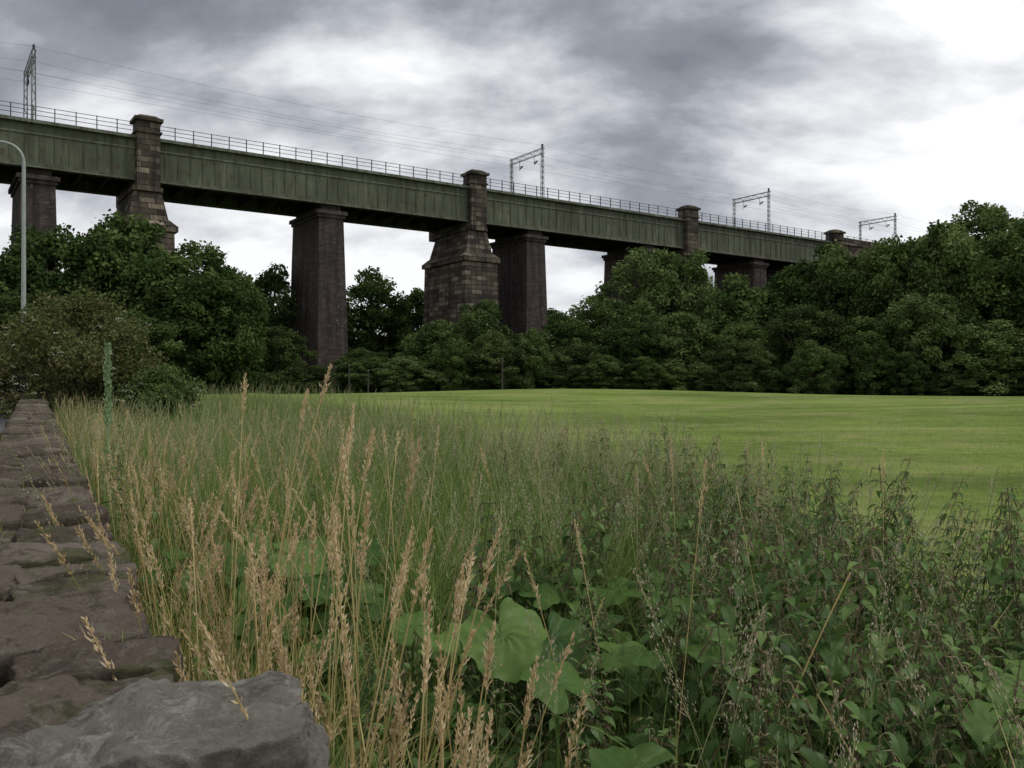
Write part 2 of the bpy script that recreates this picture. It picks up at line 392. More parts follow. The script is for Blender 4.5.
for s in stone_s:
    for tt0,tt1 in ((-1.05,.95),(7.6,9.5)):
        box(p,s-1.05,s+1.05,tt0,tt1,ZB-1.2,ZT+1.35)
        box(p,s-1.3,s+1.3,tt0-.25,tt1+.25,ZT+1.353,ZT+1.65)
        frustum(p,(s-1.15,s+1.15,tt0-.1,tt1+.1),(s-.7,s+.7,tt0+.4,tt1-.4),ZT+1.653,ZT+2.0)
        box(p,s-1.2,s+1.2,tt0-.12,tt1+.12,ZT+.2,ZT+.42)
    frustum(p,(s-1.8,s+1.8,-1.1,8.0),(s-1.25,s+1.25,-.7,7.3),PT+.9,ZB-1.2)
    box(p,s-1.35,s+1.35,-.8,7.5,ZB-1.19,ZB-.72)
    box(p,s-1.25,s+1.25,.4,7.2,ZB-.71,ZB-.13)
    frustum(p,(s-2.5,s+2.5,-1.7,8.6),(s-1.9,s+1.9,-1.2,8.1),PT+.3,PT+.897)
    box(p,s-2.55,s+2.55,-1.8,8.65,PT-.25,PT+.297)
    frustum(p,(s-2.65,s+2.65,-1.9,8.8),(s-2.25,s+2.25,-1.5,8.4),-2,PT-.253)
box(p,S1+1.2,125,-.2,8.7,ZT-3,ZT-.25); box(p,S1+1.2,125,-.45,.1,ZT-.247,ZT+.9); box(p,S1+1.2,125,8.4,8.95,ZT-.247,ZT+.9)
for s in (76,88,100,112,124):
    box(p,s-1.6,s+1.6,0,8.5,-2,ZT-3.01)
for s in (76,88,100,112):
    cx0=s+6
    for q in range(10):
        a0=math.pi*q/10;a1=math.pi*(q+1)/10
        V=[]
        for t in (-.05,8.55):
            for (aa_,rr) in ((a0,4.4),(a1,4.4)): V.append([cx0+math.cos(aa_)*rr,t,ZT-7.4+math.sin(aa_)*rr])
            for (aa_,rr) in ((a1,6.5),(a0,6.5)): V.append([cx0+np.clip(math.cos(aa_)*rr,-4.5,4.5),t,min(ZT-7.4+math.sin(aa_)*rr,ZT-3.0)])
        p.add(V,BOXF,.4)
p.make('stone_piers',[M_stone],parent=va)
p=Acc()
for s in brick_s:
    frustum(p,(s-1.95,s+1.95,-.5,8.6),(s-1.4,s+1.4,.1,8.1),-2,ZB-1.5)
    box(p,s-1.55,s+1.55,-.05,8.25,ZB-1.497,ZB-1.15); box(p,s-1.75,s+1.75,-.2,8.4,ZB-1.147,ZB-.75)
    box(p,s-1.1,s+1.1,.3,7.9,ZB-.747,ZB-.13)
    frustum(p,(s-2.4,s+2.4,-1.0,9.1),(s-2.1,s+2.1,-.7,8.8),-2,3.2)
p.make('brick_piers',[M_brick],parent=va)
def gantry(name,s,h):
    e=bpy.data.objects.new(name,None); scene.collection.objects.link(e); e.parent=va; e.location=(s,0,ZT-.3)
    A=Acc()
    for t in (.9,7.9):
        for (dx,dy) in ((-.17,-.17),(.17,-.17),(.17,.17),(-.17,.17)): bar(A,(dx,t+dy,0),(dx*.7,t+dy*.7,h),.07)
        z=0;k=0
        while z<h-.7:
            sg=1 if k%2 else -1
            for f_ in (-.15,.15):
                bar(A,(-.15*sg,t+f_,z),(.15*sg,t+f_,z+.7),.035); bar(A,(f_,t-.15*sg,z),(f_,t+.15*sg,z+.7),.035)
            z+=.7;k+=1
    A.make('masts',[M_galv],parent=e); A=Acc()
    for z in (h-.75,h-.1):
        for dx in (-.15,.15): bar(A,(dx,.6,z),(dx,8.2,z),.07)
    q=.6;k=0
    while q<7.9:
        z0,z1=(h-.75,h-.1) if k%2 else (h-.1,h-.75)
        for dx in (-.15,.15): bar(A,(dx,q,z0),(dx,q+.76,z1),.035)
        q+=.76;k+=1
    A.make('truss_beam',[M_galv],parent=e); A=Acc()
    for t in (2.7,6.0):
        bar(A,(0,t,h-.75),(0,t,h-1.9),.06); bar(A,(0,t,h-1.9),(.0,t-.9,h-1.5),.05); bar(A,(0,t,h-1.4),(0,t-.9,h-1.5),.05)
        for q in range(3): box(A,-.08,.08,t-.25-q*.16,t-.17-q*.16,h-1.75+q*.05,h-1.58+q*.05)
    box(A,-.1,.1,.8,1.0,h,h+.45)
    A.make('insulator_arms',[M_rail],parent=e)
gs=[-80,-46.8,10.8,55.0,89.5]
for s in gs: gantry('overhead_line_gantry',s,7.0)
wr=Acc()
ext=[-112,-80,-46.8,10.8,55.0,89.5,125]
for t,z,sag in ((2.0,5.2,0.0),(5.2,5.2,0.0),(2.0,6.3,.8),(5.2,6.3,.8),(.9,7.3,.7)):
    for s0,s1 in zip(ext[:-1],ext[1:]):
        pts=[(s0+(s1-s0)*q/14,t,ZT-.3+z-sag*4*(q/14)*(1-q/14)) for q in range(15)]
        tube(wr,pts,.011,3)
wr.make('overhead_wires',[M_wire],parent=va)
# ------------------------------------------------------------------ trees
M_bark=plain('bark',(.055,.045,.035),.9)
TG=1.6
M_leafA=foliage('leaf_sycamore',[(0,(.015,.029,.010)),(.45,(.037,.059,.018)),(1,(.11,.145,.048))],.2,gain=TG,objvar=True)
M_leafB=foliage('leaf_ash',[(0,(.019,.034,.012)),(.45,(.048,.072,.023)),(1,(.13,.165,.062))],.2,gain=TG,objvar=True)
M_leafC=foliage('leaf_hawthorn',[(0,(.022,.033,.012)),(.45,(.050,.069,.023)),(1,(.125,.145,.06))],.2,gain=TG,objvar=True)
M_leafD=foliage('leaf_lime',[(0,(.025,.041,.014)),(.45,(.062,.092,.029)),(1,(.15,.19,.068))],.2,gain=TG,objvar=True)
def leafcards(c,nrm,size):
    n=len(c); nrm=nrm/np.linalg.norm(nrm,axis=1)[:,None]
    r=rng.normal(size=(n,3)); u=np.cross(nrm,r); u/=np.linalg.norm(u,axis=1)[:,None]; v=np.cross(nrm,u)
    s=size[:,None]
    a=c-u*s; b=c+u*s
    m0=c-u*s*.35; m1=c+u*s*.4
    L0=m0+v*s*.55-nrm*s*.18; L1=m1+v*s*.45-nrm*s*.2; R0=m0-v*s*.55-nrm*s*.18; R1=m1-v*s*.45-nrm*s*.2
    V=np.stack([a,L0,L1,b,R1,R0],1).reshape(-1,3)
    o=(np.arange(n)*6)[:,None]
    F=np.stack([o+np.array([[0,1,2,3]]),o+np.array([[0,3,4,5]])],1).reshape(-1,4)
    return V,F
def make_tree(seed,nclump=125,leaves=350,lsz=.14,low=.04,skirt=.0,lob=1.):
    rs=np.random.RandomState(seed); A=Acc(); H=10.
    th=H*.5; bend=rs.uniform(-.4,.4,2)
    pts=[(bend[0]*q*q,bend[1]*q*q,th*q) for q in np.linspace(0,1,7)]
    tube(A,[(0,0,-.6)]+pts,[.40]+[.32-.18*q for q in np.linspace(0,1,7)],8,1)
    base=low*H; cz=(H+base)/2; hz=(H-base)/2; Rr=4.0
    C=[];k=0
    ph=rs.uniform(0,6.28,4)
    while len(C)<nclump and k<9000:
        k+=1
        th_=rs.uniform(0,2*math.pi); zz=rs.uniform(-.98,1)
        if zz<0: prof=math.sqrt(max(0,1-abs(zz)**2.6))*(1-skirt)+skirt*1.0
        else: prof=math.sqrt(max(.0,1-abs(zz)**2.0))
        rad=rs.uniform(.3,1.0)**.5*(.82+lob*(.18*math.sin(3*th_+ph[0])+.15*math.sin(4*th_+ph[1]+zz*4)+.10*math.sin(7*th_+zz*6+ph[2])))
        p=np.array([math.cos(th_)*rad*prof*Rr*.9,math.sin(th_)*rad*prof*Rr*.9,cz+zz*(hz-.6)*(1+.10*math.sin(2*th_+ph[1])+.07*math.sin(5*th_+ph[3]))])
        p+=rs.normal(size=3)*.22
        if all(np.linalg.norm(p-q)>.60 for q in C): C.append(p)
    C=np.array(C)
    for q in range(0,len(C),5):
        p=C[q]; st=np.array([bend[0]*.5,bend[1]*.5,min(max(p[2]*.5,1.0),th*.95)])
        md=(st+p)/2+np.array([0,0,-.3]); tube(A,[st,md,p],[.12,.08,.03],5,1)
    for q,p in enumerate(C):
        r=rs.uniform(.45,1.1)*rs.choice([1,1,.75]); nl=int(leaves*r*r*.9)+55
        dv=rs.normal(size=(nl,3)); dv/=np.linalg.norm(dv,axis=1)[:,None]
        kp=(dv[:,2]>-.35)|(rs.rand(nl)<.5); dv=dv[kp]; nl=len(dv)
        rad=r*rs.uniform(.10,1.0,nl)**.38*(1+.22*np.clip(rs.normal(size=nl),-2,1.3)*(rs.rand(nl)<.4))
        c=p+dv*rad[:,None]*np.array([1,1,.9])
        c=c+rs.normal(size=c.shape)*.06
        nr=dv*.7+rs.normal(size=(nl,3))*.7+np.array([0,0,.3])
        V,F=leafcards(c,nr,lsz*rs.uniform(.55,1.3,nl))
        cl=rs.uniform(-.24,.24)
        rn=np.clip(.42+cl+rs.normal(size=nl)*.13+(rs.rand(nl)<.04)*.25,0,1)
        A.add(V,F,np.repeat(rn,6),.5,0)
    return A.arrays()
TM=[]
for sd_,mt,kw in ((11,M_leafA,dict(skirt=.6)),(23,M_leafB,dict(skirt=.5,nclump=115,lob=1.3)),(35,M_leafA,dict(low=.01,skirt=.8)),(47,M_leafD,dict(low=.01,nclump=130,skirt=.7,lob=1.2)),(59,M_leafC,dict(low=0.,nclump=110,skirt=.85,lob=1.5)),(71,M_leafB,dict(nclump=140,low=.03,skirt=.5,lob=1.2))):
    V,F,R,T,M=make_tree(sd_,**kw)
    o=build('tree_template',V,F,[mt,M_bark],R,T,M); me=o.data; bpy.data.objects.remove(o); me.name='tree_mesh'; TM.append(me)
rt=random.Random(5)
def tree(X,Y,H,r,k,rot=None):
    nm={0:'sycamore_tree',1:'ash_tree',2:'sycamore_tree',3:'lime_tree',4:'hawthorn_tree',5:'ash_tree'}[k%6]
    o=bpy.data.objects.new(nm,TM[k%6]); scene.collection.objects.link(o)
    o.location=(X,Y,float(ground(X,Y))-.1); o.scale=(r/4.1*rt.uniform(.9,1.15),r/4.1*rt.uniform(.9,1.15),H/10.2)
    o.rotation_euler=(rt.uniform(-.06,.06),rt.uniform(-.06,.06),rt.uniform(0,6.28) if rot is None else rot)
L=[(-32,62,12.0,5.0,0),(-27.6,63,13.2,5.0,2),(-22.6,61,10.9,4.4,2),(-19.4,61,9.0,3.3,0),(-17.4,64,5.2,2.5,4),(-36,58,10.0,4.5,2),(-29,54,6.5,4,4),(-24,55,5.5,3.6,2),
   (-43,60,12,5.5,0),(-50,66,13,6,5),(-28,100,14,6,1),(-20,118,16.5,6.5,0),(-12.5,122,14.5,5.5,2),(-5,124,13,6,3),(-29,122,13,7,2),(-40,110,14,7,3),(5,128,12,7,2),(16,140,15,8,0),
   (-13.5,82,4.0,3.4,1),(-6.8,80,6.4,4.0,3),(-3.4,92,9.6,3.8,1),(-15.5,90,4.6,3.0,2),(-9.4,96,6.5,4,0),(0.5,85,5.8,3.6,2),(4.9,88,8.0,4.3,0),(-1.5,78,4.2,3,4),
   (9.1,90,10.0,4.4,5),(15.4,96,16.0,5.0,5),(19.2,93,14.6,4.8,1),(23,88,11.2,5.2,3),(28,88,12.6,5.6,2),(32.2,86,14.6,5.6,5),(35.5,82,14.6,5.2,0),(39.4,80,15.6,5.6,5),(43.4,78,14.6,5.4,2),(48,75,14.5,6,3),(54,72,14,6,5),(60,66,14,6,1),(66,58,13,6,0),
   (6,80,4.5,3.4,4),(11,80,6.5,3.8,2),(16,80,7.5,4.2,5),(21,79,6.5,4,0),(26,78,8.0,4.2,4),(31,77,7.0,4.4,2),(36,75,9.0,4.2,5),(41,73,6.0,4.2,3),(46,71,8.5,4.4,4),(13,86,8.5,4,3),
   (66,112,15,7,0),(74,116,16,8,5),(80,108,15,7,1),(58,112,12,7,3),(88,104,14,8,2),(70,128,17,8,0),(62,124,15,7,5),(52,112,10,6,2),(50,98,12,6,1),
   (-58,60,12,6,0),(-66,70,13,7,3),(-76,80,14,8,5)]
for t in L: tree(*t)
random.seed(21)
X=-24.0
while X<62:
    Y=(78.6-.17*X) if X>-5 else 76+random.uniform(0,3)
    if X<-14: Y=66+random.uniform(0,2)
    hh=random.choice([2.2,2.8,3.6,5.0]); tree(X,Y+random.uniform(-.6,1.6),hh*random.uniform(.85,1.15),random.uniform(1.7,2.9),random.choice([4,2,4,3,5]))
    X+=random.uniform(1.6,3.8)
dc=bpy.data.collections.new('distant_trees_source')
for k,(dx,dy,sc) in enumerate([(0,0,1.),(9,3,1.2),(18,-2,.9),(27,4,1.1),(36,0,1.25)]):
    o=bpy.data.objects.new('tree_part',TM[k]); dc.objects.link(o); o.location=(dx,dy,0); o.scale=(1.7*sc,1.7*sc,1.25*sc); o.rotation_euler=(0,0,k)
dp=bpy.data.objects.new('distant_trees',None); scene.collection.objects.link(dp)
for q in range(40):
    an=math.radians(-78+q*4.0); d_=random.uniform(165,215)
    o=bpy.data.objects.new('tree_belt',None); o.instance_type='COLLECTION'; o.instance_collection=dc
    scene.collection.objects.link(o); o.parent=dp
    X,Y=math.sin(an)*d_,math.cos(an)*d_; o.location=(X,Y,float(ground(X,Y))-1); o.rotation_euler=(0,0,-an+random.uniform(-.3,.3)); o.scale=(.8,.8,.8)
def bush(name,X,Y,H,Rr,seed,nl,ls,mat,flowers=0):
    rs=np.random.RandomState(seed); A=Acc(); C=[]
    z0=float(ground(X,Y))
    for q in range(75):
        th_=rs.uniform(0,6.28); zz=rs.uniform(.03,1); rad=Rr*math.sqrt(max(0,1-zz**2.2))*rs.uniform(.3,1.08)
        C.append([math.cos(th_)*rad,math.sin(th_)*rad,zz*H*.86])
    C=np.array(C)
    for p in C:
        b=np.array([rs.normal()*.35,rs.normal()*.35,-.1]); md=b*.5+p*.5+np.array([0,0,.25*H*.3]); tube(A,[b,md,p,p+np.array([p[0]*.12,p[1]*.12,.35])],[.05,.035,.02,.008],4,1)
    for q,p in enumerate(C):
        r=rs.uniform(.35,.8)*Rr/2.8; n_=nl
        dv=rs.normal(size=(n_,3)); dv/=np.linalg.norm(dv,axis=1)[:,None]
        c=p+dv*(r*rs.uniform(.1,1.4,n_)**.6)[:,None]
        c=c[c[:,2]>.05]; n2_=len(c)
        nr=rs.normal(size=(n2_,3))*.7+np.array([0,0,.7])
        V,F=leafcards(c,nr,ls*rs.uniform(.6,1.3,n2_)); A.add(V,F,np.repeat(np.clip(.45+rs.uniform(-.25,.25)+rs.normal(size=n2_)*.18,0,1),6),.5,0)
    if flowers:
        th_=rs.uniform(0,6.28,flowers); zz=rs.uniform(.1,.8,flowers); rad=Rr*np.sqrt(1-zz**2.2)*rs.uniform(.9,1.12,flowers)
        for q in range(flowers):
            cc=np.array([math.cos(th_[q])*rad[q],math.sin(th_[q])*rad[q],zz[q]*H*.95]); c=cc+rs.normal(size=(14,3))*np.array([.05,.05,.02])
            V,F=leafcards(c,rs.normal(size=(14,3))*.3+np.array([0,0,1]),np.full(14,.022)); A.add(V,F,.5,.5,2)
    V,F,R,T,M=A.arrays(); o=build(name,V,F,[mat,M_bark,M_flower],R,T,M); o.location=(X,Y,z0)
M_flower=plain('cream_blossom',(.50,.50,.38),.8,0,.1)
M_bush=foliage('leaf_elder',[(0,(.045,.06,.018)),(.5,(.085,.105,.036)),(.85,(.15,.14,.065)),(1,(.20,.15,.08))],.3,gain=1.3)
M_bush2=foliage('leaf_bramble',[(0,(.035,.055,.016)),(.5,(.065,.10,.03)),(1,(.13,.17,.06))],.3,gain=1.5)
bush('elder_bush',-12.2,25,4.3,2.6,5,300,.055,M_bush,90)
bush('elder_bush',-14.8,27.5,3.4,2.4,6,330,.055,M_bush,20)
bush('bramble_bush',-9.9,24.5,2.0,1.3,8,300,.05,M_bush2,60)
sl=bpy.data.objects.new('street_lamp',None); scene.collection.objects.link(sl)
lx,ly=-16.95,30.2; sl.location=(lx,ly,float(ground(lx,ly))+.3)
A=Acc(); tube(A,[(0,0,0),(0,0,1.6)],.12,12); tube(A,[(0,0,1.6),(0,0,8.6)],[.085,.06],10)
left=-np.array([R2[0],R2[1]]); pts=[(0,0,8.6)]
for q in range(1,9):
    an=q/8*math.pi/2*.93; pts.append((left[0]*.6*(1-math.cos(an)),left[1]*.6*(1-math.cos(an)),8.6+.6*math.sin(an)))
e=pts[-1]; pts.append((e[0]+left[0]*1.2,e[1]+left[1]*1.2,e[2]+.1)); tube(A,pts,.045,8)
A.make('column',[M_lamp],smooth=True,parent=sl)
A=Acc(); c0=np.array(pts[-1])
tube(A,[c0,c0+np.array([left[0],left[1],.02])*.2,c0+np.array([left[0],left[1],.02])*.7,c0+np.array([left[0],left[1],.01])*.85],[.05,.12,.13,.05],8)
A.make('lantern',[M_lamp],parent=sl)
for X,Y,h in ((-13.1,70,2.3),(-.8,72,2.6),(-11.9,72,1.9)):
    A=Acc(); z=float(ground(X,Y)); tube(A,[(X,Y,z-.2),(X,Y,z+h)],[.07,.06],8); tube(A,[(X,Y,z+h),(X,Y,z+h+.12)],[.11,.03],8); A.make('marker_post',[M_wood])
# ------------------------------------------------------------------ weeds
def blades(acc,base,az,L,wd,lean,bend,segs=5,R=None,M=0,taper=True,twist=None):
    n=len(base); bend=np.where(abs(bend)<.02,.02,bend)
    t=np.linspace(0,1,segs+1)[None,:]
    ln=lean[:,None]; bd=bend[:,None]
    hx=L[:,None]*(np.cos(ln)-np.cos(ln+bd*t))/bd; hz=L[:,None]*(np.sin(ln+bd*t)-np.sin(ln))/bd
    P=np.stack([base[:,0,None]+hx*np.cos(az)[:,None],base[:,1,None]+hx*np.sin(az)[:,None],base[:,2,None]+hz],-1)
    wa=az+np.pi/2 if twist is None else az+twist
    wv=np.stack([np.cos(wa),np.sin(wa),np.zeros(n)],-1)[:,None,:]
    prof=(np.clip(1.05-t**1.8,0.06,1)*np.minimum(1,.5+t*2)) if taper else np.ones_like(t)
    off=wv*(wd[:,None]*prof)[:,:,None]*.5
    V=np.stack([P-off,P+off],2).reshape(-1,3)
    o=(np.arange(n)*(segs+1)*2)[:,None]; q=(np.arange(segs)*2)[None,:]
    b=o+q; F=np.stack([b,b+1,b+3,b+2],-1).reshape(-1,4)
    rr=np.repeat(R if R is not None else rng.random(n),(segs+1)*2); tt=np.tile(np.repeat(t[0],2),n)
    acc.add(V,F,rr,tt,M); return P
def curve(base,az,L,lean,bend,t):
    bend=np.where(abs(bend)<.02,.02,bend)
    hx=L*(np.cos(lean)-np.cos(lean+bend*t))/bend; hz=L*(np.sin(lean+bend*t)-np.sin(lean))/bend
    P=np.stack([base[:,0]+hx*np.cos(az),base[:,1]+hx*np.sin(az),base[:,2]+hz],-1)
    a=lean+bend*t; D=np.stack([np.sin(a)*np.cos(az),np.sin(a)*np.sin(az),np.cos(a)],-1); return P,D
def spikelets(acc,P,D,ln,wd,R,M,spread):
    n=len(P); r=rng.normal(size=(n,3)); side=np.cross(D,r); side/=np.linalg.norm(side,axis=1)[:,None]+1e-9
    d=D+side*spread[:,None]; d/=np.linalg.norm(d,axis=1)[:,None]
    w_=np.cross(d,rng.normal(size=(n,3))); w_/=np.linalg.norm(w_,axis=1)[:,None]+1e-9
    a=P; b=P+d*ln[:,None]; m_=P+d*(ln*.45)[:,None]
    V=np.stack([a,m_+w_*wd[:,None]*.5,b,m_-w_*wd[:,None]*.5],1).reshape(-1,3)
    F=(np.arange(n)*4)[:,None]+np.array([[0,1,2,3]])
    acc.add(V,F,np.repeat(R,4),.8,M)
def seeded(acc,base,az,L,lean,bend,style,stemR,wd=.0028,Ms=0,Mh=1,nsp=60):
    n=len(base)
    blades(acc,base,az,L,np.full(n,wd),lean,bend,8,stemR,Ms,False); blades(acc,base,az,L,np.full(n,wd),lean,bend,8,stemR,Ms,False,np.zeros(n))
    idx=np.repeat(np.arange(n),nsp); u=rng.random(n*nsp)
    hl={'dense':.15,'panicle':.24}[style]
    hlL=(hl*rng.uniform(.75,1.3,n))[idx]
    t=1-hlL/L[idx]*(1-u)
    P,D=curve(base[idx],az[idx],L[idx],lean[idx],bend[idx],t)
    if style=='dense':
        env=np.sin(np.pi*np.clip(u*.9+.08,0,1))
        rs_=rng.normal(size=P.shape); P=P+rs_*(.0045*env)[:,None]
        spikelets(acc,P,D,.011+.012*rng.random(len(u))*env,np.full(len(u),.0042),np.clip(stemR[idx]*.5+.5*rng.random(len(u)),0,1),Mh,.25+.5*rng.random(len(u)))
    else:
        env=(1-u)*.9+.1
        side=rng.normal(size=P.shape); side-=D*(side*D).sum(1)[:,None]; side/=np.linalg.norm(side,axis=1)[:,None]+1e-9
        P=P+side*(env*.045*rng.random(len(u))**.6)[:,None]+D*(.02*rng.random(len(u)))[:,None]
        spikelets(acc,P,D,np.full(len(u),.011),np.full(len(u),.004),rng.random(len(u)),Mh,.5*rng.random(len(u)))
        nb=8; ib=np.repeat(np.arange(n),nb); ub=rng.random(n*nb)*.8; tb=1-(hl/L[ib])*(1-ub)
        Pb,Db=curve(base[ib],az[ib],L[ib],lean[ib],bend[ib],tb)
        spikelets(acc,Pb,Db,np.full(len(ub),.055)*(1.1-ub),np.full(len(ub),.0014),rng.random(len(ub)),Mh,np.full(len(ub),.75))
by_=np.array([0,3,5,7,11,20,28,36]); bx_=np.array([4.6,3.5,2.75,2.25,1.3,-1.3,-4.8,-10.5])
def bound(y): return np.interp(y,by_,bx_)+.25*np.sin(y*2.1)+.15*np.sin(y*5.3+1)
def inside(x,y,margin=0):
    r=x*R2[0]+y*R2[1]
    return (r>.30)&(x<bound(y)+margin)
def sample(n,y0,y1,cond=None,margin=0,pw=1.):
    y=y0+(y1-y0)*rng.random(n)**pw; x=rng.uniform(-22,4.6,n)
    vis=(x>-.78*y-1.2)&(x<.72*y+1.5)
    k_=inside(x,y,margin)&vis
    if cond is not None: k_&=cond(x,y)
    x,y=x[k_],y[k_]; return np.stack([x,y,ground(x,y)],-1)
BUT=[(-1.55,5.2,.75),(-1.05,4.6,.5),(-.05,3.45,.36),(.55,4.4,.25)]
def nearbut(x,y,f=1.):
    o=np.zeros(len(x),bool)
    for (X,Y,R_) in BUT: o|=((x-X)**2+((y-Y)*.8)**2)<(R_*f)**2
    return o
def corridor(x,y):
    o=np.zeros(len(x),bool)
    for (X,Y,R_) in BUT:
        tt_=y/Y; o|=(tt_>.45)&(tt_<1.12)&(abs(x-X*tt_)<R_*.7)
    return o
M_gold=foliage('straw_stem',[(0,(.18,.19,.065)),(.5,(.37,.30,.13)),(1,(.54,.44,.23))],.25,gain=1.3)
M_goldhead=foliage('straw_seed_head',[(0,(.31,.22,.12)),(.5,(.48,.36,.21)),(1,(.66,.54,.36))],.3,gain=1.25)
M_grass=foliage('tall_grass_blade',[(0,(.05,.09,.02)),(.5,(.10,.158,.038)),(.85,(.19,.23,.08)),(1,(.38,.34,.17))],.35,gain=1.55)
M_ggrass=foliage('yellowing_grass_blade',[(0,(.07,.13,.025)),(.45,(.15,.20,.05)),(.68,(.32,.29,.11)),(1,(.55,.44,.23))],.35,gain=1.35)
M_gstem=foliage('green_grass_stem',[(0,(.10,.15,.05)),(.6,(.18,.22,.09)),(1,(.38,.34,.19))],.25,gain=1.45)
M_purple=foliage('purplish_panicle',[(0,(.16,.155,.10)),(.5,(.27,.235,.165)),(1,(.46,.38,.28))],.3,gain=1.5)
G=Acc()
def gold(n,y0,y1,rmax,hs,nsp,bl=True,cond=None,blm=8,thr=-.15):
    b=sample(n,y0,y1,lambda x,y:(x*R2[0]+y*R2[1]<rmax)&(np.ones(len(x),bool) if cond is None else cond(x,y)),pw=1.3)
    cl=np.sin(b[:,0]*7+1)*np.sin(b[:,1]*5.3)+.7*rng.random(len(b)); b=b[cl>thr]
    m_=len(b)
    if m_==0: return
    L=rng.uniform(hs[0],hs[1],m_); az=rng.uniform(0,6.28,m_)
    seeded(G,b,az,L,rng.uniform(0,.16,m_),rng.uniform(.05,.55,m_),'dense',rng.random(m_),.003,0,1,nsp)
    if bl:
        ib=np.repeat(np.arange(m_),blm); q=len(ib)
        blades(G,b[ib]+rng.normal(size=(q,3))*np.array([.05,.05,0]),rng.uniform(0,6.28,q),rng.uniform(.4,1.05,q),rng.uniform(.004,.009,q),rng.uniform(.02,.35,q),rng.uniform(.3,1.7,q),6,np.clip(rng.random(q),0,1),2)
gold(8500,1.55,4.0,.80,(.9,1.42),70,blm=10)
gold(9500,4.0,12,1.0,(.95,1.45),40,blm=9)
gold(1500,1.5,4.5,1.4,(.95,1.45),70,True,lambda x,y:(x<-.05*y-.05),11)
gold(5500,12,30,1.7,(.95,1.45),20)
gold(1900,3.,9,2.6,(1.15,1.6),45,False,lambda x,y:(x<-.1*y))
hb=np.array([[-.42,1.75,0],[-.36,1.70,0],[-.30,1.82,0],[-.22,1.66,0],[-.16,1.72,0],[-.12,1.6,0],[-.27,1.95,0],[-.5,2.1,0],[-.33,2.05,0],[-.08,1.8,0],[-.44,2.4,0],[-.55,2.5,0],[-.6,2.2,0],[-.25,1.6,0],[-.2,1.9,0],[-.38,1.9,0],[-.85,2.7,0],[-.9,2.9,0],[-.98,3.0,0]],float)
nh=len(hb); seeded(G,hb,rng.uniform(-1,2.5,nh),np.array([1.35,1.5,1.45,1.2,1.18,1.12,1.4,1.6,1.55,1.15,1.6,1.65,1.6,1.25,1.3,1.4,1.7,1.8,1.75]),rng.uniform(0,.08,nh),rng.uniform(.08,.3,nh),'dense',rng.uniform(.5,1,nh),.0034,0,1,110)
G.make('golden_grass',[M_gold,M_goldhead,M_ggrass])
T_=Acc()
def green(n,y0,y1,nb,hs,cond=None,wd=(.004,.009),segs=5,pw=1.,m=0):
    b=sample(n,y0,y1,cond,pw=pw,margin=m); m_=len(b); ib=np.repeat(np.arange(m_),nb); q=len(ib)
    sc=np.ones(m_); sc[corridor(b[:,0],b[:,1])]=.6
    blades(T_,b[ib]+rng.normal(size=(q,3))*np.array([.06,.06,0]),rng.uniform(0,6.28,q),rng.uniform(*hs,q)*sc[ib],rng.uniform(*wd,q),rng.uniform(.0,.3,q),rng.uniform(.2,1.8,q),segs,np.clip(rng.random(q)*.9+rng.normal(size=m_)[ib]*.10,0,1),0)
    return b
lim=lambda y:.02+.13*sstep(4,9,y)
left_=lambda x,y:(x/y<lim(y)+.10)&(~nearbut(x,y,1.0))
green(9000,1.3,5,13,(.5,1.05),lambda x,y:(x/y<-.05)&(~nearbut(x,y,.9)))
green(22000,4.5,12,12,(.6,1.2),left_,(.005,.011),4)
green(12000,12,34,10,(.6,1.1),None,(.010,.018),3)
green(5200,1.2,11,9,(.5,1.15),lambda x,y:(x/y>-.05)&(~nearbut(x,y,.7)))
green(8000,2.5,14,11,(.4,.95),lambda x,y:x>bound(y)-.7,m=.3,segs=4)
def pan(n,y0,y1,hs,cond,w_,nsp,m=0):
    b=sample(n,y0,y1,cond,margin=m); m_=len(b)
    seeded(T_,b,rng.uniform(0,6.28,m_),rng.uniform(*hs,m_),rng.uniform(0,.14,m_),rng.uniform(.1,.6,m_),'panicle',rng.random(m_),w_,1,2,nsp)
pan(8000,3.5,12,(1.0,1.55),left_,.003,36)
pan(6000,4.5,14,(1.0,1.45),lambda x,y:x/y>.0,.0028,36)
pan(7500,12,33,(.95,1.45),None,.006,14)
pan(900,1.3,5,(.9,1.3),lambda x,y:x/y>-.1,.002,90)
pan(2500,2.5,10,(.9,1.35),lambda x,y:x>bound(y)-.8,.0025,60,.2)
T_.make('tall_grass',[M_grass,M_gstem,M_purple])
def netleaf(acc,P0,yaw,el,L,Wd,hi,R):
    st=7 if hi else 3
    xs=[];ws=[]
    for q in range(st+1):
        u=q/st; w0=Wd*.5*math.sin(math.pi*min(1,(u*.80+.16)))**.9*(1-u**3)
        xs.append(u); ws.append(w0)
        if hi and q<st:
            u2=u+.62/st; xs.append(u2); ws.append(Wd*.5*math.sin(math.pi*min(1,(u2*.80+.16)))**.9*(1-u2**3)*1.22)
    k_=len(xs); V=[]
    cy,sy=math.cos(yaw),math.sin(yaw)
    for u,w_ in zip(xs,ws):
        x=L*u*math.cos(el-.5*u); z=L*u*math.sin(el-.5*u)
        for sgn in (-1,0,1):
            yy=sgn*w_; zz=z+abs(sgn)*w_*.35
            V.append([P0[0]+x*cy-yy*sy,P0[1]+x*sy+yy*cy,P0[2]+zz])
    F=[]
    for q in range(k_-1):
        b_=q*3; F+= [[b_,b_+3,b_+4,b_+1],[b_+1,b_+4,b_+5,b_+2]]
    acc.add(V,F,R,.5,0)
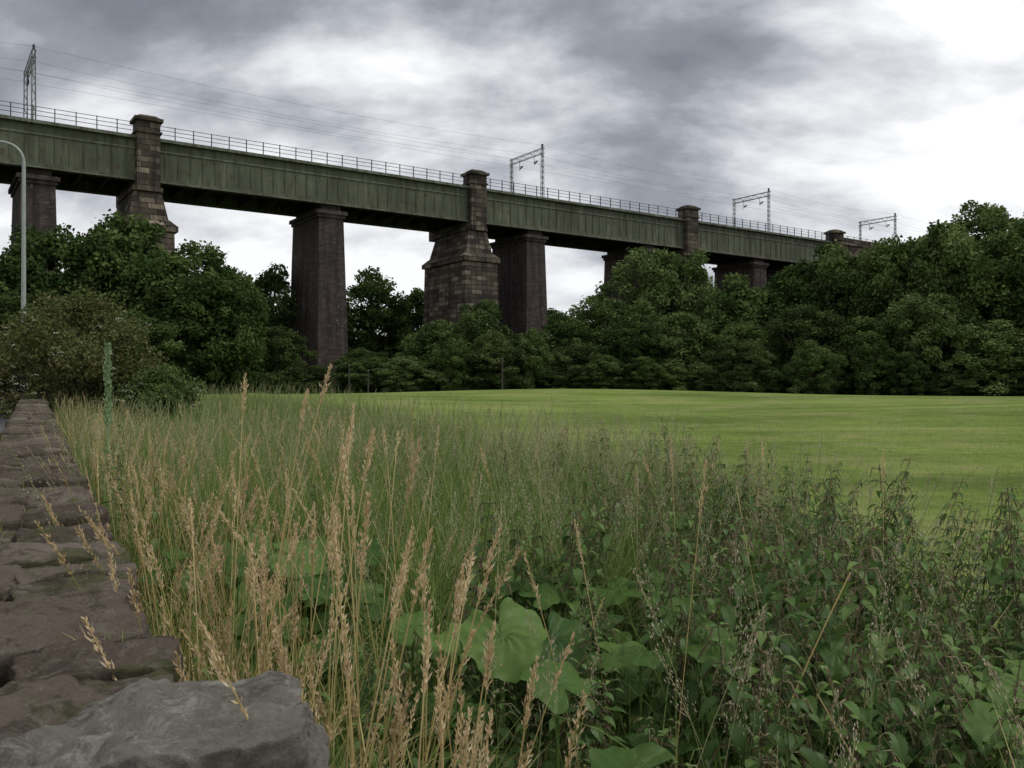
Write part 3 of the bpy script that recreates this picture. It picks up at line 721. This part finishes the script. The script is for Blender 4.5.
def nettle_t(seed,hi):
    rs=random.Random(seed); A=Acc(); H=1.0
    b1,b2=rs.uniform(-.14,.14),rs.uniform(-.14,.14)
    f_=lambda t:(b1*t*t,b2*t*t,t*H)
    tube(A,[f_(t) for t in np.linspace(0,1,7)],[.0034*(1-.55*t) for t in np.linspace(0,1,7)],4,1,rs.random())
    t=.2; yaw=rs.uniform(0,3)
    while t<.995:
        size=.092*(1-.15*abs(t-.5))*(1 if t<.7 else (1-(t-.7)*2.1))
        for s_ in (0,math.pi):
            L=size*rs.uniform(.7,1.2); yw=yaw+s_+rs.uniform(-.3,.3); p=Vector(f_(t)); pe=.026 if t<.9 else .01
            p2=p+Vector((math.cos(yw)*pe,math.sin(yw)*pe,pe*.5))
            tube(A,[p,p2],.0011,3,1); netleaf(A,p2,yw,rs.uniform(-.6,.25),L,L*.54,hi,min(1,rs.uniform(.05,.75)+(.2 if t>.85 else 0)))
        if t>.45:
            for s_ in range(4 if t<.94 else 2):
                yw=rs.uniform(0,6.28); p=Vector(f_(t)); Lc=rs.uniform(.03,.07)
                q1=p+Vector((math.cos(yw)*Lc*.5,math.sin(yw)*Lc*.5,.004)); q2=p+Vector((math.cos(yw)*Lc*.85,math.sin(yw)*Lc*.85,-Lc*.6))
                tube(A,[p,q1,q2],[.001,.003,.002],3,2,rs.random())
                if hi:
                    for z_ in range(5):
                        c_=q1.lerp(q2,z_/5)+Vector((rs.uniform(-.004,.004),rs.uniform(-.004,.004),0)); tube(A,[c_,c_+Vector((rs.uniform(-.006,.006),rs.uniform(-.006,.006),-.007))],[.003,.001],3,2,rs.random())
        t+=.088*(1-.45*t) ; yaw+=math.pi/2
    return A.arrays()
def scatter(acc,tmpls,b,sc,tilt=.14):
    ids=rng.integers(0,len(tmpls),len(b))
    for k_,(V,F,R,T,M) in enumerate(tmpls):
        s_=np.where(ids==k_)[0]; n=len(s_)
        if n==0: continue
        a_=rng.uniform(0,6.28,n); c,s=np.cos(a_)[:,None],np.sin(a_)[:,None]
        ss=sc[s_][:,None]; hs=ss**.35
        x=(V[None,:,0]*c-V[None,:,1]*s)*hs; y=(V[None,:,0]*s+V[None,:,1]*c)*hs; z=V[None,:,2]*ss
        tx=rng.normal(size=(n,1))*tilt; ty=rng.normal(size=(n,1))*tilt
        X=np.stack([x+z*tx+b[s_,0][:,None],y+z*ty+b[s_,1][:,None],z+b[s_,2][:,None]],-1).reshape(-1,3)
        nv=len(V); FF=(F[None]+(np.arange(n)*nv)[:,None,None]).reshape(-1,4)
        RR=np.clip(np.tile(R,n)+np.repeat(rng.normal(size=n)*.14,nv),0,1)
        acc.add(X,FF,RR,np.tile(T,n),np.tile(M,n))
M_net=foliage('nettle_leaf',[(0,(.034,.068,.016)),(.5,(.066,.120,.030)),(1,(.13,.195,.055))],.3,.45,gain=1.3,spec=.02)
M_nets=foliage('nettle_stem',[(0,(.07,.10,.04)),(.5,(.12,.11,.06)),(1,(.17,.12,.085))],.0)
M_netf=foliage('nettle_tassel',[(0,(.13,.15,.07)),(.5,(.21,.19,.11)),(1,(.31,.24,.16))],.2)
hiT=[nettle_t(q,True) for q in range(6)]; loT=[nettle_t(q+20,False) for q in range(6)]
NT=Acc()
hvar=lambda b:1+.14*np.sin(b[:,0]*3.1+b[:,1]*1.7)+.08*np.sin(b[:,0]*7.3-b[:,1]*4.1)
b=sample(2700,1.25,4.2,lambda x,y:(x/y>-.20)&(~nearbut(x,y,.6))&(rng.random(len(x))<sstep(-.2,.02,x/y)+.1)); sc=rng.uniform(.55,1.0,len(b))*(.90+.28*sstep(1.5,3.5,b[:,1]))*hvar(b)
sc[corridor(b[:,0],b[:,1])]*=.72
scatter(NT,hiT,b,sc)
b=sample(11500,4.2,13,lambda x,y:(~nearbut(x,y,.7))&(rng.random(len(x))<.06+.72*sstep(lim(y)-.04,lim(y)+.12,x/y))); sc=rng.uniform(.7,1.18,len(b))*hvar(b); sc[corridor(b[:,0],b[:,1])]*=.7
scatter(NT,loT,b,sc)
b=sample(1800,1.3,8,lambda x,y:(x/y<-.05)&(~nearbut(x,y,.8))); scatter(NT,loT,b,rng.uniform(.5,.85,len(b)))
NT.make('nettle_patch',[M_net,M_nets,M_netf])
M_but=foliage('butterbur_leaf',[(0,(.042,.090,.019)),(.5,(.078,.148,.032)),(1,(.13,.215,.052))],.4,.5,((.19,.26,.095),.6),.015,gain=1.1)
def butter_leaf(acc,c,Rr,tiltaz,tilt,R,h):
    nr,na=9,64; V=[[0,0,0]];T=[1.]
    k1,k2,k3=random.uniform(0,6.28),random.uniform(0,6.28),random.uniform(0,6.28)
    for i_ in range(1,nr+1):
        u=i_/nr
        for j_ in range(na):
            th_=2*math.pi*j_/na; dd=min(th_,2*math.pi-th_)
            notch=1-.8*math.exp(-(dd/.22)**2)*u
            edge=1+.05*math.sin(th_*3+k1)*u+.03*math.sin(th_*9+k2)*u**3+.018*math.sin(th_*21)*u**5
            rr=Rr*u*notch*edge
            rib=abs(math.sin(th_*4.5)); z=-.10*Rr*u**2+.06*Rr*u*rib**.6+.12*Rr*u*u*math.sin(th_*3+k3)+.06*Rr*u**3*math.sin(th_*8+k1)+.03*Rr*math.sin(u*14+th_*9)
            V.append([rr*math.cos(th_),rr*math.sin(th_),z]); T.append(max(0,1-rib*5)*.8)
    V=np.array(V); F=[]
    for j_ in range(0,na,2): F.append([0,1+j_,1+(j_+1)%na,1+(j_+2)%na])
    for i_ in range(nr-1):
        for j_ in range(na):
            a_=1+i_*na+j_; b_=1+i_*na+(j_+1)%na; F.append([a_,a_+na,b_+na,b_])
    az0=random.uniform(0,6.28); ca,sa=math.cos(az0),math.sin(az0)
    V=np.stack([V[:,0]*ca-V[:,1]*sa,V[:,0]*sa+V[:,1]*ca,V[:,2]],-1)
    ct,st=math.cos(tilt),math.sin(tilt); cz,sz=math.cos(tiltaz),math.sin(tiltaz)
    x=V[:,0]*cz+V[:,1]*sz; y=-V[:,0]*sz+V[:,1]*cz; x2=x*ct+V[:,2]*st; z2=-x*st+V[:,2]*ct
    V=np.stack([x2*cz-y*sz,x2*sz+y*cz,z2],-1)+np.array([c[0],c[1],c[2]+h])
    acc.add(V,F,R,T,0)
    tube(acc,[(c[0]+random.uniform(-.1,.1),c[1]+random.uniform(-.1,.1),c[2]),(c[0],c[1],c[2]+h*.6),(c[0],c[1],c[2]+h-.02)],[.008,.006,.005],5,0,.9)
B=Acc()
for (X,Y,R_) in BUT:
    for q in range(int(30*R_*R_/.5)+2):
        a_=random.uniform(0,6.28); rr=R_*math.sqrt(random.random()); x,y=X+rr*math.cos(a_),Y+rr*math.sin(a_)*1.1
        if x*R2[0]+y*R2[1]<.5: continue
        butter_leaf(B,(x,y,0),random.uniform(.08,.155),random.uniform(-2.4,-.7),random.uniform(.1,.6),random.random(),random.uniform(.38,.78))
butter_leaf(B,(-.03,3.0,0),.15,-1.5,.75,.9,.84); butter_leaf(B,(1.62,2.75,0),.12,-1.6,.5,.8,.76); butter_leaf(B,(.62,1.75,0),.11,-1.4,.4,.5,.80)
butter_leaf(B,(1.45,2.6,0),.11,-1.2,.4,.6,.68); butter_leaf(B,(2.3,4.0,0),.12,-1.5,.5,.7,.85)
b=sample(1500,1.2,7)
for p_ in b[:420]: butter_leaf(B,p_,random.uniform(.06,.12),random.uniform(-2.5,-.6),random.uniform(0,.6),random.uniform(0,.4),random.uniform(.15,.5))
b=sample(600,2.2,6,lambda x,y:(x/y>-.05)&(x/y<.45))
for p_ in b[:36]: butter_leaf(B,p_,random.uniform(.08,.125),random.uniform(-2.2,-.9),random.uniform(.2,.7),random.uniform(.2,.8),random.uniform(.55,.82))
B.make('butterbur_patch',[M_but],smooth=True)
Dk=Acc()
b=sample(160,1.6,8,lambda x,y:x/y>-.05); m_=len(b)
for tw in (None,np.zeros(m_)):
    rs0=np.random.RandomState(3)
    blades(Dk,b,rs0.uniform(0,6.28,m_),rs0.uniform(.9,1.4,m_),np.full(m_,.0042),rs0.uniform(.1,.7,m_),rs0.uniform(-.2,.4,m_),6,rs0.rand(m_),0,False,tw)
hb=np.array([[1.0,2.3,0],[.55,2.6,0],[1.15,2.1,0]])
for tw in (None,np.zeros(3)): blades(Dk,hb,np.array([.3,.4,-.2]),np.array([1.35,1.25,1.1]),np.full(3,.006),np.array([.5,.4,.3]),np.array([.1,.2,.1]),8,np.array([.8,.6,.9]),0,False,tw)
b=sample(150,2.5,8,lambda x,y:x/y>.0); m_=len(b)
seeded(Dk,b,rng.uniform(0,6.28,m_),rng.uniform(1.15,1.55,m_),rng.uniform(0,.15,m_),rng.uniform(.05,.3,m_),'dense',rng.uniform(.5,1,m_),.003,0,1,70)
Dk.make('dry_stems',[M_gold,M_goldhead])
MU=Acc(); mx,my=-3.62,7.8; mz=float(ground(mx,my))
tube(MU,[(mx,my,mz),(mx,my,mz+1.5)],[.012,.01],6,0,.5); n=500; u=rng.random(n)
P=np.stack([mx+rng.normal(size=n)*.012,my+rng.normal(size=n)*.012,mz+1.35+.72*u],-1); P[:,:2]+=rng.normal(size=(n,2))*.012*(1-u)[:,None]
spikelets(MU,P,np.tile([0,0,1.],(n,1)),np.full(n,.04),np.full(n,.016),rng.random(n),0,np.full(n,.5))
n=60; blades(MU,np.stack([np.full(n,mx),np.full(n,my),mz+rng.random(n)*1.1],-1),rng.uniform(0,6.28,n),rng.uniform(.12,.3,n),np.full(n,.05),rng.uniform(.5,1,n),rng.uniform(.5,1,n),5,rng.random(n),0)
MU.make('mullein_plant',[foliage('mullein_leaf',[(0,(.18,.28,.13)),(1,(.32,.42,.22))],.2)])
S=Acc(); n=110000; y=5+30*rng.random(n)**1.2; x=rng.uniform(-5,22,n); k_=(x<.66*y+1)&(x>bound(y)-.3); x,y=x[k_],y[k_]; n=len(x)
blades(S,np.stack([x,y,ground(x,y)-.005],-1),rng.uniform(0,6.28,n),rng.uniform(.02,.06,n),rng.uniform(.004,.009,n),rng.uniform(0,.5,n),rng.uniform(.2,1.2,n),2,rng.random(n),0)
S.make('lawn_grass',[foliage('lawn_blade',[(0,(.09,.135,.028)),(.6,(.16,.22,.05)),(1,(.29,.30,.11))],.3)])
S=Acc()
for g_ in gaps:
    if g_<1.5 or g_>16: continue
    for q in range(4):
        if random.random()<.35: continue
        c=wp(g_+random.uniform(-.02,.02),random.uniform(WR0,WR1)); n=random.randint(10,50)
        bb=np.stack([c[0]+rng.normal(size=n)*.03,c[1]+rng.normal(size=n)*.015,np.full(n,gz(g_)+WTOP-.07)],-1)
        blades(S,bb,rng.uniform(0,6.28,n),rng.uniform(.04,.16,n),rng.uniform(.002,.004,n),rng.uniform(0,.5,n),rng.uniform(.3,1.5,n),4,rng.random(n),0)
S.make('wall_grass_tufts',[M_ggrass])
print('OBJ',len(bpy.data.objects))
